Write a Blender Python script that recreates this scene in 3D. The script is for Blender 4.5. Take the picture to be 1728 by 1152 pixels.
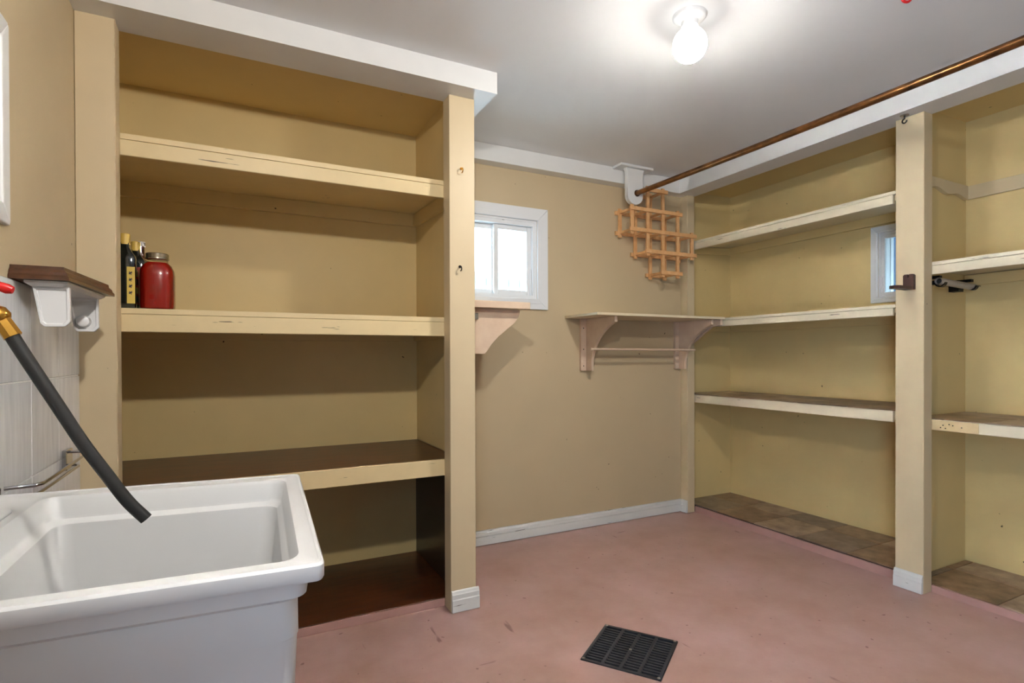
import bpy, bmesh, math, random
from mathutils import Vector, Matrix
random.seed(7)
for o_ in list(bpy.data.objects): bpy.data.objects.remove(o_)
S = bpy.context.scene
COL = S.collection

# ------------------------------------------------------------------ camera
cam_d = bpy.data.cameras.new('camera'); cam = bpy.data.objects.new('camera', cam_d); COL.objects.link(cam)
R_ = Vector((0.8923234, -0.45138481, -0.00327059)); U_ = Vector((0.00584511, 0.00430945, 0.99997363)); F_ = Vector((0.45135882, 0.89231899, -0.00648382))
cam.matrix_world = Matrix(((R_.x, U_.x, -F_.x, 0), (R_.y, U_.y, -F_.y, 0), (R_.z, U_.z, -F_.z, 1.15), (0, 0, 0, 1)))
cam_d.sensor_width = 36; cam_d.lens = 36 * 924.867 / 1728; cam_d.shift_y = (605.8075 - 576) / 1728
cam_d.clip_start = 0.02
S.camera = cam

# ------------------------------------------------------------------ world, daylight, exposure
W = bpy.data.worlds.new('world'); S.world = W; W.use_nodes = True
bg = W.node_tree.nodes['Background']; bg.inputs[0].default_value = (0.74, 0.88, 1.0, 1); bg.inputs[1].default_value = 5.0
S.view_settings.view_transform = 'Standard'; S.view_settings.look = 'None'
S.view_settings.exposure = 0.08; S.view_settings.gamma = 1; S.view_settings.use_curve_mapping = False
BULB = 520.0; BULB_UP = 4.2; BULB2 = 1900.0      # globe: forward part and the dimmer part near its cap
def daylight(name, loc, direction, sx, sy, power, col):
    l = bpy.data.lights.new(name, 'AREA'); l.shape = 'RECTANGLE'; l.size = sx; l.size_y = sy; l.energy = power; l.color = col
    o = bpy.data.objects.new(name, l); COL.objects.link(o); o.location = loc
    o.rotation_euler = Vector(direction).to_track_quat('-Z', 'Y').to_euler(); return o
XD = -.4756
daylight('added_side_daylight', (XD-.22, -.65, 1.08), (1, .30, -.02), 0.8, 1.7, 70, (0.68, 0.75, 1.0))  # cool area light added outside the invented, unseen side door
daylight('daylight_back_window', (1.445, 3.42, 1.78), (0, -1, -0.25), 0.6, 0.5, 18, (0.74, 0.86, 1.0))

# ------------------------------------------------------------------ helpers
def s2l(c): return tuple(((v/255)/12.92 if v/255 <= .04045 else ((v/255+.055)/1.055)**2.4) for v in c) + (1,)
def mat(name, rgb, rough=.55, var=.06, scale=6, bump=.05, bscale=60, metal=0, spots=0, chips=0, spec=.5, stretch=(1,1,1), coat=0, rgb2=None, chip_col=(70,52,36), streak=0):
    m = bpy.data.materials.new(name); m.use_nodes = True; nt = m.node_tree; N = nt.nodes; L = nt.links
    b = N['Principled BSDF']; b.inputs['Roughness'].default_value = rough; b.inputs['Metallic'].default_value = metal
    b.inputs['Specular IOR Level'].default_value = spec; b.inputs['Coat Weight'].default_value = coat
    geo = N.new('ShaderNodeNewGeometry'); mp = N.new('ShaderNodeMapping'); mp.inputs['Scale'].default_value = stretch
    L.new(geo.outputs['Position'], mp.inputs[0])
    nz = N.new('ShaderNodeTexNoise'); nz.inputs['Scale'].default_value = scale; nz.inputs['Detail'].default_value = 6; nz.inputs['Roughness'].default_value = .6
    L.new(mp.outputs[0], nz.inputs['Vector'])
    base = s2l(rgb)
    rp = N.new('ShaderNodeValToRGB'); rp.color_ramp.elements[0].position = .3; rp.color_ramp.elements[1].position = .7
    if rgb2: rp.color_ramp.elements[0].color = s2l(rgb2); rp.color_ramp.elements[1].color = base
    else:
        rp.color_ramp.elements[0].color = tuple(v*(1-var) for v in base[:3])+(1,); rp.color_ramp.elements[1].color = tuple(min(1, v*(1+var)) for v in base[:3])+(1,)
    L.new(nz.outputs['Fac'], rp.inputs[0]); out = rp.outputs[0]
    def overlay(vec_scale, sc, lo, hi, col, out, detail=2):
        mp2 = N.new('ShaderNodeMapping'); mp2.inputs['Scale'].default_value = vec_scale; L.new(geo.outputs['Position'], mp2.inputs[0])
        n2 = N.new('ShaderNodeTexNoise'); n2.inputs['Scale'].default_value = sc; n2.inputs['Detail'].default_value = detail; L.new(mp2.outputs[0], n2.inputs['Vector'])
        r2 = N.new('ShaderNodeValToRGB'); r2.color_ramp.elements[0].position = lo; r2.color_ramp.elements[1].position = hi; L.new(n2.outputs['Fac'], r2.inputs[0])
        mx = N.new('ShaderNodeMix'); mx.data_type = 'RGBA'; L.new(r2.outputs[0], mx.inputs['Factor']); L.new(out, mx.inputs['A']); mx.inputs['B'].default_value = s2l(col); return mx.outputs['Result']
    if spots: out = overlay((1,1,1), 30, .86-spots, .90-spots, chip_col, out, 1)
    if streak:
        out = overlay((16,3,1), 1.0, .74-streak, .78-streak, chip_col, out, 3); out = overlay((3,17,1), 1.0, .75-streak, .79-streak, chip_col, out, 3)
    if chips: out = overlay((6,6,90), 1.0, .74-chips, .76-chips, chip_col, out, 3)
    L.new(out, b.inputs['Base Color'])
    if bump:
        nb = N.new('ShaderNodeTexNoise'); nb.inputs['Scale'].default_value = bscale; nb.inputs['Detail'].default_value = 4; L.new(mp.outputs[0], nb.inputs['Vector'])
        bp = N.new('ShaderNodeBump'); bp.inputs['Strength'].default_value = bump; bp.inputs['Distance'].default_value = .004
        L.new(nb.outputs['Fac'], bp.inputs['Height']); L.new(bp.outputs[0], b.inputs['Normal'])
    return m
def wood(name, rgb, rgb2, rough=.4, stretch=(1,1,1), scale=14, bump=.06, coat=0):
    return mat(name, rgb, rough, scale=scale, stretch=stretch, rgb2=rgb2, bump=bump, bscale=40, coat=coat)
def glassmat(name, rgb, gloss=.12):
    m = bpy.data.materials.new(name); m.use_nodes = True; nt = m.node_tree; N = nt.nodes; L = nt.links
    N.remove(N['Principled BSDF']); t = N.new('ShaderNodeBsdfTransparent'); t.inputs[0].default_value = s2l(rgb)
    g = N.new('ShaderNodeBsdfGlossy'); g.inputs['Roughness'].default_value = .02
    lw = N.new('ShaderNodeLayerWeight'); lw.inputs['Blend'].default_value = .25
    mu = N.new('ShaderNodeMath'); mu.operation = 'MULTIPLY_ADD'; mu.inputs[1].default_value = .5; mu.inputs[2].default_value = gloss*.3
    L.new(lw.outputs['Fresnel'], mu.inputs[0])
    x = N.new('ShaderNodeMixShader'); L.new(mu.outputs[0], x.inputs[0]); L.new(t.outputs[0], x.inputs[1]); L.new(g.outputs[0], x.inputs[2])
    L.new(x.outputs[0], N['Material Output'].inputs[0]); return m
def emitmat(name, rgb, st, up=None):
    m = bpy.data.materials.new(name); m.use_nodes = True; nt = m.node_tree; b = nt.nodes['Principled BSDF']
    b.inputs['Base Color'].default_value = (1,1,1,1); b.inputs['Emission Color'].default_value = s2l(rgb); b.inputs['Emission Strength'].default_value = st
    g = nt.nodes.new('ShaderNodeNewGeometry'); sx = nt.nodes.new('ShaderNodeSeparateXYZ'); mr = nt.nodes.new('ShaderNodeMapRange')
    mr.inputs['From Min'].default_value = -.80; mr.inputs['From Max'].default_value = -.10; mr.interpolation_type = 'SMOOTHSTEP'; mr.inputs['To Min'].default_value = st; mr.inputs['To Max'].default_value = BULB_UP if up is None else up
    nt.links.new(g.outputs['Normal'], sx.inputs[0]); nt.links.new(sx.outputs['Z'], mr.inputs['Value']); nt.links.new(mr.outputs[0], b.inputs['Emission Strength']); return m

M = {}
M['tan'] = mat('tan_wall_paint', (204,185,150), .5, .03, 3, .04, 140, spots=.066)
M['post'] = mat('tan_post_paint', (213,194,158), .45, .03, 5, .04, 140, spots=.066)
M['yellow'] = mat('yellow_cream_paint', (223,198,140), .5, .03, 4, .04, 120, spots=.07)
M['shelf'] = mat('yellow_shelf_paint', (228,206,158), .45, .04, 8, .05, 90, chips=.02)
M['cream'] = mat('cream_shelf_paint', (226,214,186), .45, .04, 8, .05, 90, chips=.05)
M['white'] = mat('white_trim_paint', (232,232,230), .4, .02, 8, .03, 120)
M['basew'] = mat('scuffed_white_baseboard', (226,226,222), .4, .02, 8, .03, 120, chips=.04, chip_col=(120,115,110))
M['ceil'] = mat('white_ceiling_paint', (232,232,232), .7, .012, 3, .03, 200)
M['floor'] = mat('pink_painted_concrete', (194,158,153), .34, scale=3.2, rgb2=(172,136,123), bump=.14, bscale=26, spots=.125, chip_col=(140,104,98), streak=.03)
M['pink'] = mat('pink_fascia_paint', (188,148,140), .4, .06, 8, .06, 60)
M['brown'] = wood('dark_brown_laminate', (88,44,20), (52,25,11), .34, (1,5,5), 6, .05)
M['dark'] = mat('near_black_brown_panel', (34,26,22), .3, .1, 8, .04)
vin = [mat('vinyl_tile_%d' % i, c, .3, scale=11, rgb2=d, bump=.05, bscale=30, coat=.1) for i, (c, d) in enumerate([((160,130,104),(84,60,44)), ((146,126,112),(80,62,54)), ((190,166,144),(122,96,80))])]
wt = [mat('glazed_wall_tile_%d' % i, c, .12, scale=14, rgb2=d, bump=.02, bscale=30, stretch=(3,3,.35)) for i, (c, d) in enumerate([((238,239,240),(216,218,222)), ((234,236,238),(211,214,218))])]
M['grout'] = mat('white_grout', (236,236,234), .7, .03)
M['tub'] = mat('white_polypropylene', (214,214,213), .35, .015, 10, .03, 150, spots=.01, chip_col=(150,140,128))
M['plastic'] = mat('white_plastic', (238,238,238), .3, .01, 8, .0)
M['vinylw'] = mat('white_window_vinyl', (236,238,240), .35, .01, 8, .0)
M['mahog'] = wood('mahogany_stain', (84,50,28), (52,30,15), .3, (6,1.2,6), 6, .05, .2)
M['pine'] = wood('orange_pine', (238,190,136), (222,164,106), .5, (1,1,1), 22, .04)
M['maple'] = wood('pale_pinkish_wood', (226,202,176), (214,186,160), .45, (1,1,1), 12, .03)
M['creamw'] = wood('pale_cream_board', (236,222,190), (226,208,174), .45, (1,1,1), 12, .03)
M['copper'] = wood('aged_copper_pipe', (150,104,60), (66,48,32), .28, (2.5,1.6,2.5), 9, .03)
M['copper'].node_tree.nodes['Principled BSDF'].inputs['Metallic'].default_value = .85
M['chrome'] = mat('chrome', (190,192,196), .12, .02, metal=1, bump=0)
M['steel'] = mat('dull_steel', (160,156,150), .35, .1, metal=.9, bump=.03)
M['galv'] = mat('galvanised_pipe', (196,190,182), .4, .08, 30, .03, 60, metal=.3)
M['brass'] = mat('brass', (190,142,62), .25, .15, 40, .05, 60, metal=1)
M['rubber'] = mat('black_rubber', (10,10,10), .6, .3, 30, .12, 90)
M['iron'] = mat('black_cast_iron', (46,50,58), .4, .2, 30, .08, 120, metal=.2)
M['pit'] = mat('dark_pit', (8,8,9), .9, .1, bump=0)
M['blackm'] = mat('black_metal', (22,20,20), .4, .1, bump=0, metal=.6)
M['red'] = mat('red_plastic', (196,20,22), .35, .05, bump=0)
M['dkwood'] = wood('dark_red_wood', (70,40,34), (46,24,20), .4, (1,1,1), 14)
M['glass'] = glassmat('window_glass', (242,251,253))
M['jarglass'] = glassmat('jar_glass', (250,250,245), .08)
M['redfill'] = mat('red_preserve', (158,12,8), .25, .12, 18, .0, coat=.6)
M['zinc'] = mat('zinc_lid', (176,168,150), .25, .1, metal=.9, bump=0)
M['bottle'] = mat('dark_bottle_glass', (20,26,24), .06, .1, bump=0, coat=.5)
M['amber'] = mat('amber_bottle_glass', (74,24,8), .08, .3, bump=0, coat=.5)
M['ycap'] = mat('yellow_cap', (226,190,92), .4, .05, bump=0)
M['wcap'] = mat('white_cap', (206,200,194), .4, .03, bump=0)
M['ylabel'] = mat('yellow_label', (226,196,92), .5, .05, bump=0)
M['rlabel'] = mat('red_label', (176,44,22), .5, .1, bump=0)
M['ink'] = mat('navy_ink', (40,38,60), .6, .1, bump=0)
M['siding'] = mat('blue_siding', (56,84,120), .6, .05)
M['fence'] = mat('pale_fence_wood', (214,218,216), .7, .05)
M['leaf'] = mat('pale_leaf', (150,184,160), .6, .15)
M['ground'] = mat('gravel', (168,166,158), .9, .15, 20)
M['rawwood'] = wood('raw_filler_patch', (226,204,158), (210,184,136), .6)

WL = {}
def new_empty(name, loc, label, cat, group=None):
    o = bpy.data.objects.new(name, None); COL.objects.link(o); o.location = loc; WL[o] = Vector(loc); o.empty_display_size = .05
    o['label'] = label; o['category'] = cat
    if group: o['group'] = group
    return o
def bx(bm, x0, x1, y0, y1, z0, z1):
    x0, x1 = min(x0,x1), max(x0,x1); y0, y1 = min(y0,y1), max(y0,y1); z0, z1 = min(z0,z1), max(z0,z1)
    v = [bm.verts.new((x,y,z)) for z in (z0,z1) for y in (y0,y1) for x in (x0,x1)]
    for f in ((0,2,3,1),(4,5,7,6),(0,1,5,4),(2,6,7,3),(0,4,6,2),(1,3,7,5)): bm.faces.new([v[i] for i in f])
def prism(bm, pts, axis, a0, a1):
    """polygon pts in the plane normal to axis, extruded a0..a1. axis x: (y,z); y: (x,z); z: (x,y)"""
    def mk(p, a): return {'x': (a, p[0], p[1]), 'y': (p[0], a, p[1]), 'z': (p[0], p[1], a)}[axis]
    A = [bm.verts.new(mk(p, a0)) for p in pts]; B = [bm.verts.new(mk(p, a1)) for p in pts]; n = len(pts)
    bm.faces.new(A); bm.faces.new(B[::-1])
    for i in range(n): bm.faces.new((A[i], B[i], B[(i+1) % n], A[(i+1) % n]))
def ring_frame(u):
    u = u.normalized(); a = Vector((0,0,1)) if abs(u.z) < .9 else Vector((1,0,0))
    v = u.cross(a).normalized(); return v, u.cross(v).normalized()
def tube(bm, pts, r, seg=12, cap=True):
    pts = [Vector(p) for p in pts]; n = len(pts); rs = r if isinstance(r, (list, tuple)) else [r]*n
    rings = []; v = None
    for i, p in enumerate(pts):
        t = (pts[min(i+1,n-1)] - pts[max(i-1,0)]).normalized()
        if v is None: v, w = ring_frame(t)
        else: v = (v - t*v.dot(t)).normalized()
        w = t.cross(v)
        rings.append([bm.verts.new(p + rs[i]*(v*math.cos(2*math.pi*k/seg) + w*math.sin(2*math.pi*k/seg))) for k in range(seg)])
    for a, b in zip(rings, rings[1:]):
        for k in range(seg): bm.faces.new((a[k], a[(k+1) % seg], b[(k+1) % seg], b[k]))
    if cap: bm.faces.new(rings[0][::-1]); bm.faces.new(rings[-1])
def lathe(bm, prof, c, seg=32, sq=0):
    """prof: (r,z) list; c base centre; sq>0 makes the section a rounded square"""
    rings = []
    def rad(k):
        if not sq: return 1
        t = 2*math.pi*k/seg; e = sq; return (abs(math.cos(t))**e + abs(math.sin(t))**e)**(-1/e)
    for r, z in prof:
        rings.append([bm.verts.new((c[0]+max(r,1e-4)*rad(k)*math.cos(2*math.pi*k/seg), c[1]+max(r,1e-4)*rad(k)*math.sin(2*math.pi*k/seg), c[2]+z)) for k in range(seg)])
    for a, b in zip(rings, rings[1:]):
        for k in range(seg): bm.faces.new((a[k], a[(k+1) % seg], b[(k+1) % seg], b[k]))
    bm.faces.new(rings[0][::-1]); bm.faces.new(rings[-1])
def obj(name, bm, m, parent=None, bevel=0, seg=2, smooth=False, rotz=None):
    bmesh.ops.recalc_face_normals(bm, faces=bm.faces)
    if bevel: bmesh.ops.bevel(bm, geom=list(bm.edges), offset=bevel, segments=seg, profile=.5, affect='EDGES', clamp_overlap=True)
    if rotz:
        bmesh.ops.rotate(bm, cent=rotz[0], matrix=Matrix.Rotation(rotz[1], 3, 'Z'), verts=bm.verts)
    lo = Vector([min(v.co[i] for v in bm.verts) for i in range(3)]); hi = Vector([max(v.co[i] for v in bm.verts) for i in range(3)])
    c = (lo+hi)/2; c.z = lo.z
    bmesh.ops.translate(bm, vec=-c, verts=bm.verts)
    me = bpy.data.meshes.new(name); bm.to_mesh(me); bm.free()
    if m: me.materials.append(m)
    if smooth:
        for p in me.polygons: p.use_smooth = True
        try: me.set_sharp_from_angle(angle=math.radians(38))
        except Exception: pass
    o = bpy.data.objects.new(name, me); COL.objects.link(o); WL[o] = c
    if parent: o.parent = parent; o.location = c - WL[parent]
    else: o.location = c
    return o
def box(name, e, m, parent=None, bevel=.0015, seg=1, rotz=None):
    bm = bmesh.new(); bx(bm, *e); return obj(name, bm, m, parent, bevel, seg, rotz=rotz)
def struct(o): o['kind'] = 'structure'; return o
def tag(o, label, cat, group=None):
    o['label'] = label; o['category'] = cat
    if group: o['group'] = group
    return o
def dup_part(o, parent, world):
    c = o.copy(); COL.objects.link(c); c.parent = parent; c.location = Vector(world) - (WL[parent] if parent else Vector((0,0,0))); WL[c] = Vector(world); return c

# ------------------------------------------------------------------ key planes (metres)
XL = -.4756; XPL = -.362; XC0 = .857; XC1 = .9785; XIN = .93
YLF = 2.306; YLF2 = 2.385; YBW = 3.047; YLB = 3.035
ZB = 2.3135; ZC = 2.4075; ZBR = 2.307
XP = 2.933; XP2 = 3.0056; XRW = 3.52; XRB = 2.849; YBK = 2.966; YP = 2.974; YEND = 3.11
YR0 = 1.5724; YR1 = 1.4466; YPART = 1.535
YREAR = -3.0; YNB = .30

# ------------------------------------------------------------------ room shell
# floor with a square hole for the drain
DC = Vector((1.369, 1.692, 0)); DA = math.radians(-54.6); DH = .152
bm = bmesh.new()
outer = [bm.verts.new(p) for p in ((XL-.1, YREAR-.1, 0), (XRW+.1, YREAR-.1, 0), (XRW+.1, YEND+.1, 0), (XL-.1, YEND+.1, 0))]
inner = []
for a, b in ((-1,-1),(1,-1),(1,1),(-1,1)):
    q = Matrix.Rotation(DA, 3, 'Z') @ Vector((a*DH, b*DH, 0)); inner.append(bm.verts.new((DC.x+q.x, DC.y+q.y, 0)))
eo = [bm.edges.new((outer[i], outer[(i+1) % 4])) for i in range(4)]; ei = [bm.edges.new((inner[i], inner[(i+1) % 4])) for i in range(4)]
bmesh.ops.triangle_fill(bm, edges=eo+ei, use_beauty=True)
lowv = [bm.verts.new((v.co.x, v.co.y, -.09)) for v in inner]
for i in range(4): bm.faces.new((inner[i], inner[(i+1) % 4], lowv[(i+1) % 4], lowv[i]))
FL = struct(obj('floor', bm, M['floor']))
for p in FL.data.polygons:
    pass
bm = bmesh.new()
q4 = [Matrix.Rotation(DA, 3, 'Z') @ Vector((a*(DH-.004), b*(DH-.004), 0)) for a, b in ((-1,-1),(1,-1),(1,1),(-1,1))]
prism(bm, [(DC.x+q.x, DC.y+q.y) for q in q4], 'z', -.10, -.07)
obj('drain_pit', bm, M['pit'], FL)
struct(box('ceiling', (XL-.1, XRW+.1, YREAR-.1, YEND+.1, ZC, ZC+.08), M['ceil'], bevel=0))

def wall_hole(name, axis, a0, a1, lo, hi, z0, z1, holes, m):
    """wall slab: axis 'y' -> normal along y, spans x lo..hi; axis 'x' -> spans y. holes: (lo,hi,z0,z1)"""
    bm = bmesh.new()
    us = sorted({lo, hi, *[h[0] for h in holes], *[h[1] for h in holes]}); zs = sorted({z0, z1, *[h[2] for h in holes], *[h[3] for h in holes]})
    for ua, ub in zip(us, us[1:]):
        for za, zb in zip(zs, zs[1:]):
            um, zm = (ua+ub)/2, (za+zb)/2
            if any(h[0] < um < h[1] and h[2] < zm < h[3] for h in holes): continue
            if axis == 'y': bx(bm, ua, ub, a0, a1, za, zb)
            else: bx(bm, a0, a1, ua, ub, za, zb)
    bmesh.ops.remove_doubles(bm, verts=bm.verts, dist=1e-5)
    return struct(obj(name, bm, m))
W1 = (1.172, 1.718, 1.507, 2.004)          # back window opening x0,x1,z0,z1
W2 = (1.60, 1.984, 1.497, 1.890)           # right window opening y0,y1,z0,z1
W3 = (-1.05, -.25, 0.0, 2.02)             # added, unseen glazed side door, y0,y1,z0,z1
wall_hole('wall_back', 'y', YBW, YBW+.16, XL-.1, XP2-.004, 0, ZC, [W1], M['tan'])
WR = wall_hole('wall_right', 'x', XRW, XRW+.16, YREAR-.1, YEND+.12, 0, ZC, [W2], M['yellow'])
struct(box('wall_recess_end', (XP2-.004, XRW, YEND, YEND+.1, 0, ZC), M['yellow'], bevel=0))
wall_left = wall_hole('wall_left', 'x', XL-.1, XL, YREAR-.1, YBW, 0, ZC, [W3], M['tan'])
struct(box('wall_rear', (XL, XRW, YREAR-.12, YREAR, 0, ZC), M['tan'], bevel=0))
struct(box('wall_near_right', (XP, XRW, YREAR, YNB-.13, 0, ZC), M['tan'], bevel=0))
struct(box('wall_partition', (XP2, XRW, YPART, 1.56, 0, ZC), M['yellow'], bevel=0))

# soffits
bm = bmesh.new(); prism(bm, [(XL, 2.2108), (1.0488, 2.2108), (1.0488, YBW), (XC1, YBW), (XC1, YLF2), (XL, YLF2)], 'z', ZB, ZC)
struct(obj('trim_1', bm, M['white'], bevel=0))
struct(box('trim_2', (1.0488, XRB, YBK, YBW, ZBR, ZC), M['white'], bevel=.002))
bm = bmesh.new(); prism(bm, [(XRB, YREAR), (XP2, YREAR), (XP2, YP), (XP, YP), (XP, YBW), (XRB, YBW)], 'z', ZBR, ZC)
struct(obj('trim_3', bm, M['white']))

# baseboards
def baseprof(h=.088): return [(0,0),(.015,0),(.015,.050*h/.088),(.0125,.054*h/.088),(.0125,.072*h/.088),(.010,.076*h/.088),(.007,.084*h/.088),(.003,h),(0,h)]
def baseboard_x(name, x0, x1, y, parent=None, h=.088):
    bm = bmesh.new(); prism(bm, [(y-a, z+.003) for a, z in baseprof(h)], 'x', x0, x1); return obj(name, bm, M['basew'], parent)
def baseboard_y(name, y0, y1, x, parent=None, h=.088):
    bm = bmesh.new(); prism(bm, [(x-a, z+.003) for a, z in baseprof(h)], 'y', y0, y1); return obj(name, bm, M['basew'], parent)
struct(baseboard_x('baseboard_back', XC1, XP-.001, YBW))
bm = bmesh.new(); prism(bm, [(XL+a, z+.003) for a, z in baseprof()], 'y', -.16, YLF-.001); struct(obj('baseboard_left', bm, M['basew']))
bm = bmesh.new(); prism(bm, [(YREAR+a, z+.003) for a, z in baseprof()], 'x', XL+.016, XP-.016); struct(obj('baseboard_rear', bm, M['basew']))
struct(baseboard_y('baseboard_right', YREAR+.016, YNB-.14, XP))

# wall tiles behind the tub (each tile a piece of the wall)
TW = .2445; zt = [.355, .599, .8435, 1.090, 1.335]
struct_grout = box('grout_bed', (XL, XL+.005, .55, 2.3045, .30, 1.333), M['grout'], wall_left, bevel=0)
t0 = None
for c in range(7):
    y1 = 2.3040 - c*TW
    for r in range(4):
        w = [XL+.0075/2, y1-TW/2, zt[r]+.002]
        if t0 is None or True:
            key = (c*3+r*5) % 2
        if (key, 'wt') not in globals().get('TC', {}):
            TC = globals().setdefault('TC', {})
            TC[(key,'wt')] = box('wall_tile', (XL+.001, XL+.0085, y1-TW+.0012, y1-.0012, zt[r]+.0012, zt[r]+.2435), wt[key], wall_left, bevel=.0012)
        else:
            dup_part(TC[(key,'wt')], wall_left, (XL+.00475, y1-TW/2, zt[r]+.0012))

# ------------------------------------------------------------------ windows
def window(name, mp, o, lab, dual=True, sash_d=.03, casw=.077, show=(True,)*4, t=.012, tr=.012, sw=.03, bead=.03):
    """mp(u,v,z)->xyz, v=depth outward. o=(u0,u1,z0,z1) opening"""
    u0,u1,z0,z1 = o
    root = bpy.data.objects.new(name, None); COL.objects.link(root); root['kind'] = 'structure'; root['label'] = lab
    root.location = mp((u0+u1)/2, 0, z0); WL[root] = Vector(root.location); root.empty_display_size = .05
    def mb(bm, a, b, v0, v1, c, d):
        p = mp(a, v0, c); q = mp(b, v1, d); bx(bm, p[0], q[0], p[1], q[1], p[2], q[2])
    def mo(nm, boxes, m, par=root, bev=.002):
        bm = bmesh.new()
        for b in boxes: mb(bm, *b)
        return obj(nm, bm, m, par, bev, 1)
    def poly(nm, pts, v0, v1, m, par=root):
        bm = bmesh.new(); A = [bm.verts.new(mp(u, v0, z)) for u, z in pts]; B = [bm.verts.new(mp(u, v1, z)) for u, z in pts]; n = len(pts)
        bm.faces.new(A); bm.faces.new(B[::-1])
        for i in range(n): bm.faces.new((A[i], B[i], B[(i+1)%n], A[(i+1)%n]))
        return obj(nm, bm, m, par, .003, 2)
    c = casw
    # mitred casing: broad board, stepped inner bead
    for k, (pts, pin) in enumerate([
        (((u0-c,z1+c),(u1+c,z1+c),(u1,z1),(u0,z1)), ((u0-bead,z1+bead),(u1+bead,z1+bead),(u1,z1),(u0,z1))),
        (((u0-c,z0-c*.85),(u1+c,z0-c*.85),(u1,z0),(u0,z0)), ((u0-bead,z0-bead),(u1+bead,z0-bead),(u1,z0),(u0,z0))),
        (((u0-c,z0-c*.85),(u0,z0),(u0,z1),(u0-c,z1+c)), ((u0-bead,z0-bead),(u0,z0),(u0,z1),(u0-bead,z1+bead))),
        (((u1+c,z0-c*.85),(u1,z0),(u1,z1),(u1+c,z1+c)), ((u1+bead,z0-bead),(u1,z0),(u1,z1),(u1+bead,z1+bead)))]):
        if not show[k]: continue
        cs = poly('casing', pts, 0, -.016, M['vinylw']); poly('bead', pin, -.016, -.020, M['vinylw'], cs)
    mo('jamb', [(u0,u0+t,0,.15,z0,z1),(u1-t,u1,0,.15,z0,z1),(u0+t,u1-t,0,.15,z0,z0+t),(u0+t,u1-t,0,.15,z1-t,z1)], M['vinylw'], bev=0)
    mo('track', [(u0+t+tr,u1-t-tr,.004,.07,z0+t,z0+t+tr),(u0+t+tr,u1-t-tr,.004,.07,z1-t-tr*2,z1-t),(u1-t-tr,u1-t,.004,.07,z0+t,z1-t),(u0+t,u0+t+tr,.004,.07,z0+t,z1-t)], M['vinylw'], bev=0)
    def sash(a, b, v, w=sw):
        za, zb = z0+t+tr, z1-t-tr*2
        s = mo('sash', [(a,a+w,v,v+.022,za,zb),(b-w,b,v,v+.022,za,zb),(a+w,b-w,v,v+.022,za,za+w),(a+w,b-w,v,v+.022,zb-w,zb)], M['vinylw'])
        mo('pane', [(a+w-.003,b-w+.003,v+.009,v+.013,za+w-.003,zb-w+.003)], M['glass'], s, 0)
        return s
    m_ = (u0+u1)/2
    if dual:
        s = sash(m_-.012, u1-t-tr, sash_d); mo('pull', [(u1-t-.022,u1-t-.014,sash_d-.012,sash_d+.002,z0+.02,z0+.19)], M['vinylw'], s)
        sash(u0+t+tr, m_+.012, sash_d+.026)
        mo('latch', [(m_+.03,m_+.05,.004,.02,z1-.018,z1-.010)], M['steel'])
    else:
        s = sash(u0+t+tr, u1-t-tr, sash_d); mo('pull', [(u1-t-.014,u1-t-.007,sash_d-.010,sash_d+.002,z0+.03,z0+.12)], M['vinylw'], s)
    # outer storm window, offset frame
    w=.034 if dual else .006; mo('storm_frame', [(u0+t,u0+t+w,.11,.13,z0+t,z1-t),(u1-t-w,u1-t,.11,.13,z0+t,z1-t),(u0+t+w,u1-t-w,.11,.13,z0+t,z0+t+w),(u0+t+w,u1-t-w,.11,.13,z1-t-w,z1-t)], M['vinylw'])
    return root
window('window_1', lambda u,v,z: (u, YBW+v, z), W1, 'white sliding window in the tan back wall')
window('window_2', lambda u,v,z: (XRW+v, u, z), W2, 'small white window in the yellow recess beside the post', dual=False, casw=.039, sash_d=.008, t=.006, tr=.006, sw=.018, bead=.010)
# unseen glazed door behind the camera, put in to bring the cool daylight
dr = bpy.data.objects.new('added_door_1', None); COL.objects.link(dr); dr['kind'] = 'structure'; dr['label'] = 'white glazed door added behind the viewpoint for cool daylight, unseen'; dr.location = (XL, -.65, 0); WL[dr] = Vector(dr.location)
bm = bmesh.new(); a, b = XL-.07, XL-.03
for e in ((a,b,-1.05,-.97,0.01,2.02),(a,b,-.33,-.25,0.01,2.02),(a,b,-.97,-.33,0.01,.2),(a,b,-.97,-.33,1.9,2.02)): bx(bm, *e)
lf = obj('added_door_leaf', bm, M['white'], dr); box('pane', (XL-.053,XL-.047,-.97,-.33,.2,1.9), M['glass'], lf, 0)
for e in ((XL,XL+.018,-1.13,-1.05,0.004,2.10),(XL,XL+.018,-.25,-.17,0.004,2.10),(XL,XL+.018,-1.05,-.25,2.02,2.10)): box('added_door_casing', e, M['white'], dr)

# outside
for nm, e in (('ground_back', (-2, 6, YBW+.17, 8, 1.2, 1.30)), ('ground_right', (XRW+.17, 8, -1, YBW+.1, 1.2, 1.30))): struct(box(nm, e, M['ground'], bevel=0))
fn = new_empty('garden_fence', (2.4, 6.0, 1.30), 'pale board fence seen through the sliding window', 'fence')
bd = None
for k in range(24):
    x = .9 + k*.15
    if bd is None: bd = box('fence_board', (x, x+.14, 6.0, 6.02, 1.30, 2.15), M['fence'], fn)
    else: dup_part(bd, fn, (x+.07, 6.01, 1.30))
box('fence_rail', (.9, 4.5, 6.02, 6.06, 2.0, 2.08), M['fence'], fn); box('fence_rail', (.9, 4.5, 6.02, 6.06, 1.45, 1.53), M['fence'], fn)
sd = new_empty('neighbour_siding', (4.6, 2.0, 1.30), 'blue clapboard siding seen through the small recess window', 'siding')
bd = None
for k in range(14):
    z = 1.30 + k*.12
    if bd is None: bd = box('clapboard', (4.6, 4.62, .6, 3.6, z, z+.12), M['siding'], sd)
    else: dup_part(bd, sd, (4.61, 2.1, z))

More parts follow.
